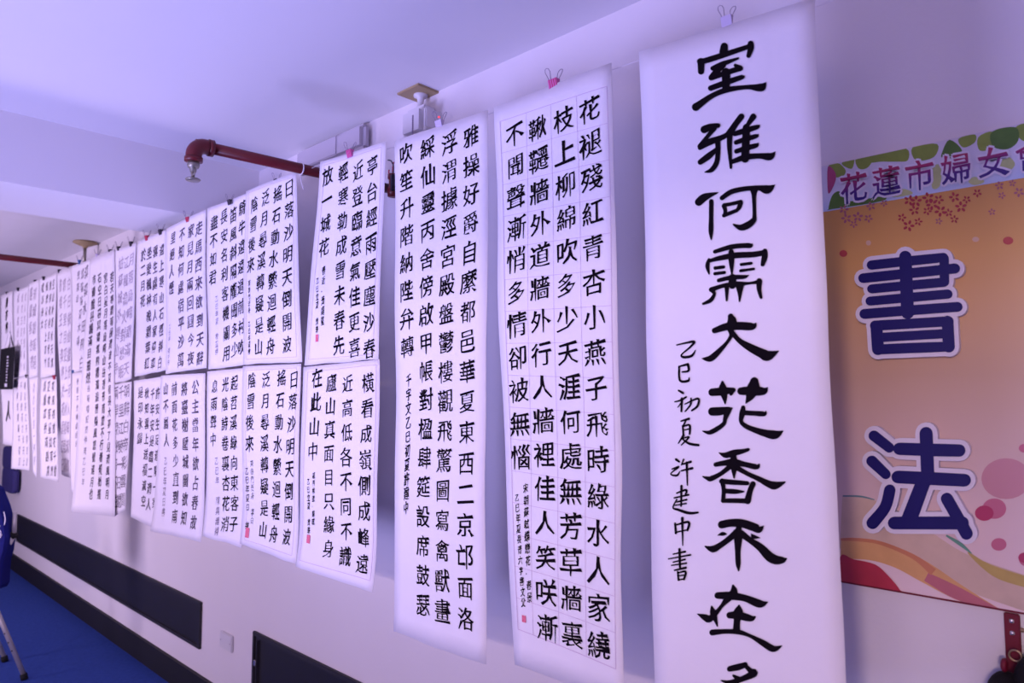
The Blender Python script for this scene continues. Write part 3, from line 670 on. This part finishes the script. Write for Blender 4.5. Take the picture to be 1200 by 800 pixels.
# ------------------------------------------------------------------ red sprinkler pipes
def pipe_run(zz, wall_px, elbow_px, r, label, head, ext=None):
    e = zp(*elbow_px, zz); a = wp(*wall_px); a.z = zz
    if not head: a = Vector((e.x, D, zz))
    t = empty('sprinkler_pipe', a, label, 'pipe', 'red sprinkler pipes')
    k = MB(); k.tube([a, e], r, 16); k.build('pipe', M['red'], t, smooth=True)
    if head:
        d = (e - a).normalized(); k = MB(); R_ = r * 1.32
        k.tube([e - d * .055, e - d * .04], [R_ * 1.12] * 2, 18)
        bend = [e - d * .05 + Vector((0, 0, 0)), e - d * .03]
        bend += [e - d * .03 + d * (.034 * sin(q)) + Vector((0, 0, -.034 * (1 - cos(q)))) for q in [i * pi / 2 / 8 for i in range(1, 9)]]
        dn = e + d * .004
        bend += [dn + Vector((0, 0, -.05))]
        k.tube(bend, R_, 18)
        k.tube([dn + Vector((0, 0, -.042)), dn + Vector((0, 0, -.056))], [R_ * 1.12] * 2, 18)
        k.build('elbow', M['red'], t, smooth=True)
        h = MB()
        z0 = dn.z - .056
        h.lathe([(0, 0), (.017, 0), (.019, -.012), (.016, -.02), (.011, -.022), (.009, -.034), (0, -.034)], (dn.x, dn.y, z0), 18)
        for sg in (-1, 1): h.tube([(dn.x + sg * .010, dn.y, z0 - .02), (dn.x + sg * .012, dn.y, z0 - .035), (dn.x + sg * .003, dn.y, z0 - .056)], .0028, 8)
        h.tube([(dn.x, dn.y, z0 - .032), (dn.x, dn.y, z0 - .054)], .004, 8)
        h.lathe([(0, -.054), (.020, -.055), (.0235, -.058), (.020, -.062), (0, -.061)], (dn.x, dn.y, z0), 24)
        h.build('sprinkler_head', M['brass'], t, smooth=True)
    return a, e, t
ZPIPE = wp(460, 222, D).z
a1, e1, tp = pipe_run(ZPIPE, (460, 222), (229, 169.5), .0185, 'long red sprinkler pipe coming out behind the papers, elbow and nozzle at its end', True)
k = MB(); d = (e1 - a1).normalized(); c = a1 + d * ((1.262 - a1.y) / d.y)
side = d.cross(Vector((0, 0, 1))).normalized(); upn = Vector((0, 0, 1))
k.tube([c + (side * cos(q) + upn * sin(q)) * .0200 for q in [2 * pi * i / 24 for i in range(25)]], .0022, 6, cap=False)
k.tube([c + Vector((0, -.002, -.023)), c + Vector((.003, 0, -.05)), c + Vector((.008, .006, -.075))], .0018, 6)
tag(k.build('cord_loop', M['cord'], loc=c), 'white cord tied round the red pipe where it meets the wall', 'cord')
a2, e2, tp2 = pipe_run(ZPIPE + .015, (118, 325), (-60, 294), .0185, 'second red pipe at the far left, coming out behind the papers beside the blue clip', False)

# red junction box with wires in the gap between papers
c = wp(459, 216, D - .03)
t = tp
k = MB(); k.lathe([(0, -.05), (.022, -.05), (.024, -.02), (.018, -.01), (.018, .015), (.023, .02), (.023, .035), (0, .035)], c + Vector((.012, .0, 0)), 16); k.build('valve_body', M['red'], t, smooth=True)
k = MB(); k.box(c + Vector((.018, -.022, -.035)), c + Vector((.034, .028, .03)), .003); k.build('valve_cap', M['clipblack'], t)
for i, (m, pts) in enumerate(((M['clipblack'], [(.02, -.01, .03), (.026, -.012, .06), (.012, -.012, .085), (-.012, -.01, .095)]), (M['clipred'], [(.008, 0, .03), (.010, -.004, .06), (.012, 0, .085)]), (M['clipred'], [(.0, 0, .03), (-.012, -.004, .045), (-.018, 0, .06)]))):
    k = MB(); k.tube([c + Vector(q) for q in catmull(pts, 5)], .0026, 6); k.build('loose_wire', m, t, smooth=True)

# ------------------------------------------------------------------ ceiling bracket with device, wall box, disc sprinkler
pc = zp(493, 109, ZC)
t = empty('ceiling_device', pc, 'white boxy device hanging from a square tan ceiling plate, small red light', 'projector')
k = MB(); s_ = .062
k.box((pc.x - s_, pc.y - s_, ZC - .008), (pc.x + s_, pc.y + s_, ZC), .002); k.build('ceiling_plate', M['tan'], t)
k = MB(); k.lathe([(.026, -.008), (.026, -.014), (.013, -.02), (.011, -.045), (.017, -.055), (.017, -.062), (0, -.062)], (pc.x, pc.y, ZC), 18); k.build('mount_stem', M['white'], t, smooth=True)
k = MB(); bx = .068
k.box((pc.x - bx, pc.y - .045, ZC - .18), (pc.x + bx, pc.y + .05, ZC - .062), .022); k.build('device_body', M['white'], t)
k = MB()
for dx in (0.01,): k.box((pc.x + dx, pc.y - .0475, ZC - .18), (pc.x + dx + .006, pc.y - .044, ZC - .10), .001)
k.build('front_seam', M['wire'], t)
k = MB(); k.box((pc.x + bx - .002, pc.y - .04, ZC - .16), (pc.x + bx + .012, pc.y + .04, ZC - .085), .004); k.build('side_cover', M['white'], t)
lp = wp(514, 137, pc.y - .05)
k = MB(); k.lathe([(0, .004), (.0035, .002), (.0045, 0), (.0035, -.002), (0, -.004)], (lp.x, pc.y - .0485, lp.z), 10); k.build('indicator_light', M['redled'], t, smooth=True)

ba, bb = wp(362, 195), wp(437, 158)
t = empty('emergency_light', ((ba.x + bb.x) / 2, D, 2.64), 'long white rounded box high on the wall behind the pink clipped sheet', 'wall light')
k = MB(); k.box((-2.86, D - .050, 2.575), (-2.34, D, 2.685), .018); k.build('housing', M['greyplastic'], t, smooth=False)
k = MB(); k.box((-2.83, D - .0545, 2.59), (-2.52, D - .045, 2.672), .004); k.build('cover_lens', M['greyplastic'], t)

mc = zp(100, 283, ZC)
t = empty('ceiling_sprinkler', mc, 'small tan disc on a thin stem under the far ceiling, above the long dense scroll', 'sprinkler')
k = MB(); k.lathe([(0, -.001), (.075, -.002), (.080, -.012), (.05, -.026), (.02, -.036), (.012, -.05)], (mc.x, mc.y, ZC), 28); k.build('disc', M['tan'], t, smooth=True)
k = MB(); k.tube([(mc.x, mc.y, ZC - .03), (mc.x, mc.y, ZC - .17)], .011, 12); k.build('stem', M['brass'], t, smooth=True)

# ------------------------------------------------------------------ banner with foam letters
YB = D - .012
zt_, zb_ = wp(1080, 170, YB).z, wp(1090, 698.5, YB).z
zh_ = wp(1090, 227, YB).z
xl, xr = -0.62, 0.75
t = empty('printed_banner', ((xl + xr) / 2, D, zb_), 'orange printed banner with leafy header on the wall at right, behind the widest scroll', 'banner')
ban = ramp_mat('banner_print', [(0.0, (.76, .60, .62)), (.25, (.64, .47, .46)), (.48, (.54, .35, .24)), (.75, (.62, .34, .11)), (1.0, (.56, .26, .06))], 0.32, 0.4)
k = MB(); k.box((xl, YB, zb_), (xr, D - .001, zt_)); k.build('banner_sheet', ban, t)
head_m = ramp_mat('banner_header', [(0.0, (.45, .55, .75)), (.35, (.62, .62, .74)), (1.0, (.60, .57, .66))], 0.35, 0.4)
k = MB(); k.box((xl, YB - .0006, zh_), (xr, YB - .00005, zt_)); k.build('header_strip', head_m, t)
def flat(mb, pts, layer, zlim=None, zmax=None):
    v = []
    for x, y in pts:
        q = wp(x, y, YB); z = q.z
        z = max(z, zb_ + .0005)
        z = min(z, (zmax if zmax else zt_) - .0005)
        v.append((q.x, YB - .0008 - layer * .0004 - (len(mb.f) % 60) * 4e-6, z))
    mb.add(v, [tuple(range(len(v)))])
def sm(pts):
    q = [(x, y) for x, y in pts]; n = len(q); P = q[-1:] + q + q[:2]; out = []
    for i in range(1, n + 1):
        for j in range(4):
            tt = j / 4; r = []
            for c_ in (0, 1):
                a, b, d_, e = P[i - 1][c_], P[i][c_], P[i + 1][c_], P[i + 2][c_]
                r.append(.5 * (2 * b + (d_ - a) * tt + (2 * a - 5 * b + 4 * d_ - e) * tt * tt + (3 * b - a - 3 * d_ + e) * tt ** 3))
            out.append(tuple(r))
    return out
HX = lambda L: [(970 + x / 5.217, 140 + y / 5.217) for x, y in L]
leaf_sets = {'leaf_green': ((.22, .30, .05), [[(10, 270), (60, 262), (110, 310), (90, 350), (40, 350), (15, 310)], [(90, 262), (160, 232), (150, 300), (100, 285)], [(175, 232), (290, 202), (250, 290), (190, 300)],
   [(250, 262), (310, 202), (480, 178), (490, 250), (420, 258), (330, 258)], [(520, 170), (670, 150), (650, 230), (540, 250)], [(800, 118), (900, 92), (900, 140), (830, 172)], [(920, 110), (1010, 75), (1010, 170), (930, 190)], [(1150, 48), (1215, 30), (1215, 130), (1170, 112)]]),
 'leaf_dark': ((.08, .17, .03), [[(700, 200), (745, 124), (822, 190), (760, 236), (700, 236)], [(1005, 75), (1150, 48), (1165, 130), (1100, 182), (1010, 165)], [(5, 548), (30, 462), (80, 440), (130, 500), (330, 470), (330, 500), (30, 548)]]),
 'leaf_pale': ((.45, .50, .22), [[(1060, 250), (1110, 230), (1145, 280), (1080, 335), (1040, 312)], [(860, 380), (900, 350), (960, 380), (900, 402)], [(380, 440), (470, 425), (520, 455), (400, 475)], [(640, 300), (690, 280), (690, 400), (640, 420)]]),
 'blossom': ((.40, .06, .16), [[(2, 290), (45, 320), (50, 370), (20, 440), (2, 440)]])}
for i, (nm, (colr, L)) in enumerate(leaf_sets.items()):
    m_ = mat(nm, colr, .4, .35, noise_amt=.3, nscale=30)
    for j, poly in enumerate(L):
        k = MB(); flat(k, sm(HX(poly)), i * .5 + j * .04); k.build('printed_' + ('leaf' if 'leaf' in nm else 'bud'), m_, t)
# blossom petals
def petals(cs, r):
    k = MB(); rn = random.Random(5)
    for cx_, cy_ in cs:
        a0 = rn.uniform(0, 6); rr = r * rn.uniform(.8, 1.25)
        for j in range(5):
            a = a0 + j * 2 * pi / 5; v = []
            for q in range(8):
                ang = 2 * pi * q / 8; lx = rr * (.62 + .38 * cos(ang)); ly = rr * .24 * sin(ang)
                v.append((cx_ + lx * cos(a) - ly * sin(a), cy_ + (lx * sin(a) + ly * cos(a)) * .95))
            flat(k, v, 1, zmax=zh_ + .012)
    return k
petals(HX([(500, 495), (540, 500), (615, 480), (680, 490), (775, 475), (850, 490), (915, 450), (530, 555), (610, 560), (690, 560), (740, 570), (775, 610), (555, 625), (495, 650), (455, 600), (815, 535), (640, 520)]), 6.0).build('printed_blossom', mat('blossom_red', (.36, .035, .05), .4, .35), t)
petals(HX([(100, 550), (185, 595), (115, 605), (250, 605), (265, 530), (345, 512), (160, 640), (1050, 405), (1065, 465), (1170, 445), (1005, 565), (1130, 390), (680, 622)]), 5.2).build('printed_blossom', mat('blossom_mauve', (.36, .12, .16), .4, .35), t)
def disc(k, x, y, rx, ry, layer=1): flat(k, [(x + rx * cos(2 * pi * i / 24), y + ry * sin(2 * pi * i / 24)) for i in range(24)], layer)
m_ = mat('dot_red', (.45, .06, .06), .4, .35)
k = MB(); disc(k, 988.5, 297, 4.6, 4.0); k.build('printed_dot', m_, t)
k = MB(); disc(k, 1181.5, 282, 6, 4.6); k.build('printed_dot', m_, t)
m_ = mat('dot_pale', (.62, .42, .30), .4, .35)
k = MB(); disc(k, 1018, 284.6, 3, 3); k.build('printed_dot', m_, t)
k = MB(); disc(k, 1143.5, 280.5, 4, 3); k.build('printed_dot', m_, t)
BX = lambda L: [(990 + x / 4.705, 550 + y / 4.705, w_ / 4.705) for x, y, w_ in L]
def band(L, colr, layer, nm='printed_ribbon', nz=.15):
    k = MB(); P, Lf, Rt, _, _ = ribbon(BX(L), True, cap=False)
    for i in range(len(P) - 1): flat(k, [Lf[i], Rt[i], Rt[i + 1], Lf[i + 1]], layer)
    k.build(nm, mat('print_' + str(layer), colr, .4, .35, noise_amt=nz, nscale=25), t)
band([(-20, 290, 290), (100, 300, 290), (250, 350, 240), (420, 440, 220), (650, 560, 190), (1020, 690, 190)], (.58, .43, .34), 0)
band([(-20, 435, 110), (150, 445, 110), (300, 490, 110), (450, 570, 110), (600, 660, 90), (760, 745, 60), (860, 800, 50)], (.62, .34, .14), 1)
band([(-20, 385, 14), (60, 385, 18), (200, 405, 20), (380, 480, 26), (490, 565, 44)], (.52, .20, .10), 2)
band([(450, 590, 50), (600, 670, 70), (760, 745, 50), (860, 800, 50)], (.46, .14, .17), 2)
band([(680, 455, 10), (760, 520, 34), (860, 575, 60), (1020, 625, 60)], (.46, .34, .10), 2)
band([(-10, 145, 8), (90, 148, 10), (165, 166, 5)], (.12, .24, .26), 2, nz=.1)
band([(560, 362, 10), (640, 412, 20), (700, 462, 6)], (.12, .30, .22), 2, nz=.1)
k = MB(); flat(k, sm([(985, 652), (1001, 655), (1026, 661), (1042, 675), (1055, 691), (1055, 700), (985, 700)]), 3); k.build('printed_petal', mat('print_red', (.42, .03, .06), .4, .35, noise_amt=.35, nscale=14), t)
c4 = lambda x, y: (990 + x / 4.705, 550 + y / 4.705)
k = MB(); disc(k, *c4(890, 50), 29, 24, .5); k.build('printed_dot', mat('dot_rose_pale', (.52, .24, .29), .4, .35), t)
m_ = mat('dot_rose', (.50, .13, .22), .4, .35)
k = MB(); disc(k, *c4(825, 215), 14, 12, 1); k.build('printed_dot', m_, t)
k = MB(); disc(k, *c4(850, 412), 9, 7.4, 1); k.build('printed_dot', m_, t)
k = MB(); disc(k, 1200, 525, 6, 5, 1); k.build('printed_dot', m_, t)
k = MB(); disc(k, 1206, 655, 12, 9, 1); k.build('printed_dot', m_, t)
m_ = mat('dot_crimson', (.40, .03, .11), .4, .35)
k = MB(); disc(k, *c4(770, 240), 11, 9, 1.6); k.build('printed_dot', m_, t)
k = MB(); disc(k, *c4(990, 485), 7, 6, 1.6); k.build('printed_dot', m_, t)
# thin dark hem
k = MB(); k.box((xl, YB - .0022, zb_ - .003), (xr, D - .002, zb_ + .0004)); k.build('bottom_hem', M['redstrap'], t)
# header lettering
def banner_text(mats, off, layer, nm, dbl):
    k = MB()
    for ch, x, y in (('花', 1001, 220.5), ('蓮', 1039, 213.6), ('市', 1078, 206), ('婦', 1121, 198.5), ('女', 1164, 191), ('會', 1209, 183)):
        c = wp(x, y, YB); h = (wp(x, y - 16.5, YB) - wp(x, y + 16.5, YB)).z; v, f = glyph(ch, 0.0)
        n = 8
        for q in range(n):
            dx, dz = off * cos(2 * pi * q / n), off * sin(2 * pi * q / n)
            k.add([(c.x + (vx + dx) * h / .9 * .86, YB - .003 - layer * .0006 - q * .00003, c.z + (vy + dz) * h / .9) for vx, vy in v], f)
    k.build(nm, mats, t)
banner_text(M['foam'], .085, 0, 'lettering_outline', 0)
banner_text(ramp_mat('letter_gradient', [(0.0, (.02, .012, .16)), (.35, (.07, .02, .20)), (.75, (.34, .03, .12)), (1, (.36, .03, .10))], .4, .35), .014, 1, 'header_lettering', 0)

def foam_letter(strokes, ox, oy, sc, grow, label):
    YL = YB - .016
    cx_ = sum(s_[0][0] for s_ in strokes) / len(strokes); cy_ = sum(s_[0][1] for s_ in strokes) / len(strokes)
    c0 = wp(ox + cx_ / sc, oy + cy_ / sc, YL)
    o = empty('foam_letter', (c0.x, YB, c0.z), label, 'cut-out letter', 'cut-out foam letters on the banner')
    for nm, g, y0, y1, m in (('white_backing', grow, YL, YB - .0015, M['foam']), ('navy_face', 0, YL - .0025, YL + .001, M['navy'])):
        k = MB()
        for si, st in enumerate(strokes):
            v, f = ribbon_mesh([(x, y, w_ + g) for x, y, w_ in st])
            P = [wp(ox + x / sc, oy + y / sc, YL) for x, y in v]
            nv = len(P); vs = [(q.x, y0 - si * .00012, q.z) for q in P] + [(q.x, y1, q.z) for q in P]
            fs = [tuple(q) for q in f] + [tuple(i + nv for i in reversed(q)) for q in f]
            ec = {}
            for q in f:
                for a, b in zip(q, q[1:] + q[:1]): ec[(a, b)] = 1
            for (a, b) in ec:
                if (b, a) not in ec: fs.append((a, b, b + nv, a + nv))
            k.add(vs, fs)
        k.build(nm, m, o)
foam_letter([[(168, 163, 58), (390, 139, 60), (618, 116, 58)], [(116, 245, 60), (400, 215, 62), (690, 184, 62)], [(170, 312, 56), (400, 290, 58), (622, 270, 58)], [(622, 122, 58), (624, 268, 58)], [(160, 388, 56), (400, 366, 58), (645, 344, 58)],
  [(125, 468, 62), (400, 446, 62), (706, 424, 62)], [(380, 112, 76), (394, 460, 80)], [(192, 541, 64), (420, 528, 62), (650, 514, 64)], [(200, 616, 58), (420, 603, 58), (650, 590, 58)], [(206, 690, 62), (430, 680, 64), (656, 672, 62)], [(200, 545, 72), (210, 688, 74)], [(644, 515, 72), (652, 672, 74)]],
  990, 280, 5.33, 54, 'navy cut-out character on a white rim, upper of two on the orange banner')
foam_letter([[(172, 102, 62), (262, 172, 58)], [(160, 250, 64), (242, 328, 56)], [(265, 420, 66), (238, 520, 66), (165, 612, 72)], [(322, 178, 72), (500, 184, 74), (672, 188, 72)], [(478, 88, 76), (488, 345, 76)], [(313, 343, 74), (500, 352, 76), (703, 362, 74)], [(462, 372, 84), (376, 600, 92)], [(292, 612, 74), (690, 612, 76)], [(600, 470, 70), (660, 575, 70), (715, 674, 72)]],
  990, 490, 5.0, 54, 'navy cut-out character on a white rim, lower of two on the banner')

# ------------------------------------------------------------------ red strap and black bag at the lower right
xs, zs = -0.259, 1.188
t = empty('red_strap', (xs, D, zs), 'dark red strap with two silver studs on the wall under the banner', 'strap')
k = MB(); k.box((xs - .0125, D - .012, .98), (xs + .0125, D - .004, zs), .002); k.build('strap_band', M['redstrap'], t)
for zz in (zs - .013, zs - .035):
    k = MB(); k.lathe([(0, .0045), (.003, .004), (.0045, .002), (.0045, -.002), (.003, -.004), (0, -.0045)], (xs, D - .0125, zz), 12); k.build('stud', M['stud'], t, smooth=True)
k = MB(); k.tube([(xs + .0125, D - .008, zs - .028), (xs + .019, D - .008, zs - .028)], .004, 8); k.build('side_pin', M['gold'], t)
def blob(mb, c, r, sq=2.6, n=20, m_=14):
    vs = []; fs = []
    def sp(v): return math.copysign(abs(v) ** (2 / sq), v)
    for j in range(m_ + 1):
        ph = -pi / 2 + pi * j / m_
        for i in range(n):
            th = 2 * pi * i / n
            vs.append((c[0] + r[0] * sp(cos(ph)) * sp(cos(th)), c[1] + r[1] * sp(cos(ph)) * sp(sin(th)), c[2] + r[2] * sp(sin(ph))))
    for j in range(m_):
        for i in range(n): fs.append((j * n + i, j * n + (i + 1) % n, (j + 1) * n + (i + 1) % n, (j + 1) * n + i))
    mb.add(vs, fs)
bt, bp_ = wp(1180, 765, 1.53), wp(1149, 786, 1.53)
t = empty('black_bag', (bt.x + .05, 1.56, bt.z), 'black rounded bag hanging below the red strap at the lower right corner', 'bag')
k = MB(); blob(k, (bt.x + .062, 1.565, bt.z - .085), (.062, .045, .085), 3); k.build('bag_body', M['blackcloth'], t, smooth=True)
k = MB(); blob(k, (bp_.x + .034, 1.555, bp_.z - .060), (.034, .05, .060), 2.2); k.build('side_pocket', M['blackcloth'], t, smooth=True)
rc = wp(1190, 768, 1.585)
k = MB(); k.tube([(rc.x + .0095 * cos(q), 1.585, rc.z + .0095 * sin(q)) for q in [2 * pi * i / 20 for i in range(21)]], .0018, 6, cap=False); k.build('strap_ring', M['gold'], t, smooth=True)
kc = wp(1177, 779, 1.56)
k = MB(); blob(k, (kc.x, 1.56, kc.z), (.006, .012, .012), 2.2); k.build('red_tab', M['redstrap'], t, smooth=True)

# ------------------------------------------------------------------ left edge: sign, pouch, folding chair
YS = 1.245
a, b = wp(1.5, 409, YS), wp(15, 456, YS)
xa, za, xb, zb2 = a.x, a.z, b.x, b.z
t = empty('hanging_sign', ((xa + xb) / 2, YS, za), 'small black sign with tiny white lettering in front of the leftmost scroll', 'sign')
k = MB(); k.box((xa, YS - .004, zb2), (xb, YS, za), .001); k.build('sign_board', M['blackcloth'], t)
k = MB(); rn = random.Random(3)
for i in range(9):
    z = zb2 + .06 + i * .022
    k.box((xa + (xb - xa) * .52, YS - .0052, z), (xa + (xb - xa) * (.52 + rn.uniform(.06, .13)), YS - .0042, z + rn.uniform(.008, .014)))
k.box((xa + (xb - xa) * .45, YS - .0052, zb2 + .02), (xa + (xb - xa) * .62, YS - .0042, zb2 + .045))
k.build('white_lettering', M['foam'], t)
k = MB(); k.tube([((xa + xb) / 2 - .1, YS - .002, za - .01), ((xa + xb) / 2, YS + .008, za + .2), ((xa + xb) / 2 + .1, YS - .002, za - .01)], .002, 6); k.build('hanging_cord', M['cord'], t)

a, b = wp(3, 523, 1.58), wp(17, 579, 1.58)
t = empty('blue_pouch', ((a.x + b.x) / 2, 1.62, a.z), 'dark blue two-part cloth pouch on the wall under the leftmost scroll', 'pouch')
k = MB(); zm = (a.z + b.z) / 2 + .01; xm = (a.x + b.x) / 2; hw = (b.x - a.x) / 2
blob(k, (xm - .05, 1.60, (a.z + zm) / 2), (hw * .72, .03, (a.z - zm) / 2 + .012), 5); k.build('upper_pocket', M['pouch'], t, smooth=True)
k = MB(); blob(k, (xm, 1.60, (zm + b.z) / 2), (hw * .85, .03, (zm - b.z) / 2 + .01), 5); k.build('lower_pocket', M['pouch'], t, smooth=True)

# folding chair, its frame standing on the floor
fl = zp(29, 796, 0); fl2 = zp(6, 775, 0)
Yc = fl.y
def atd(x, y, ref):                       # a point on the upright plane that faces the hall at the chair's distance
    d = ray(x, y); return EYE + d * ((ref - EYE).dot(h_) / d.dot(h_))
t = empty('folding_chair', (fl.x, fl.y, 0), 'folding chair with deep blue cloth and silver tube legs at the left edge', 'folding chair')
foot = fl + Vector((0, 0, .012)); topl = atd(0, 724, fl); dirl = (topl - foot)
k = MB(); k.tube([foot, foot + dirl * 1.9], .0125, 12); lg = k.build('leg', M['alu'], t, smooth=True)
k = MB()
for q in (.46, .60, .75):
    c = foot + dirl * q - FWD * .0118; k.tube([c, c - FWD * .0015], .0045, 8)
k.build('adjustment_hole', M['rubber'], lg)
k = MB(); k.tube([foot - Vector((0, 0, .012)), foot + dirl * .06], .018, 12); k.build('rubber_foot', M['rubber'], lg, smooth=True)
foot2 = fl2 + Vector((0, 0, .012)); k = MB(); k.tube([foot2, foot2 + dirl * 1.9], .0125, 12); lg2 = k.build('leg', M['alu'], t, smooth=True)
k = MB(); k.tube([foot2 - Vector((0, 0, .012)), foot2 + dirl * .06], .018, 12); k.build('rubber_foot', M['rubber'], lg2, smooth=True)
j0, j1, j2 = atd(17.5, 600, fl), atd(16, 627, fl), atd(-6, 668, fl)
k = MB(); k.tube([j0, j1], .010, 12); k.tube([j1, j2], .0135, 12); k.build('arm_tube', M['alu'], t, smooth=True)
k = MB(); k.tube([j1 + Vector((-.012, -.012, .012)), j1 + Vector((.008, .008, -.01))], .017, 12); k.build('arm_joint', M['rubber'], t, smooth=True)
prof = [(-60, 540), (-20, 556), (0, 572), (8, 592), (13, 612), (14.5, 628), (12, 645), (9, 655), (7.5, 670), (7, 683), (4, 688), (-5, 690), (-60, 690)]
k = MB(); vs = []; n = len(prof)
for dd, shr in ((-.045, .94), (-.03, 1.0), (.03, 1.0), (.045, .94)):
    for x, y in prof:
        q = atd(-25 + (x + 25) * shr, 625 + (y - 625) * shr, fl); vs.append(q + h_ * dd)
fs = [tuple(range(n)), tuple(range(4 * n - 1, 3 * n - 1, -1))]
for l in range(3): fs += [(l * n + i, l * n + (i + 1) % n, (l + 1) * n + (i + 1) % n, (l + 1) * n + i) for i in range(n)]
k.add(vs, fs); cl = k.build('cloth_back', M['bluecloth'], t)
k = MB()
for st in ([(11.5, 598, 1), (13, 606, 1.2), (12, 613, .8)], [(3, 622, 1), (6, 619, 1.2), (8, 622, 1), (6, 626, 1.2), (3.5, 628, 1)], [(5, 616, .8), (7, 614, 1)], [(7, 628, .8), (9, 624, 1)]):
    v, f = ribbon_mesh(st); k.add([atd(x, y, fl) - h_ * .0475 for x, y in v], f)
k.build('printed_mark', M['foam'], cl)
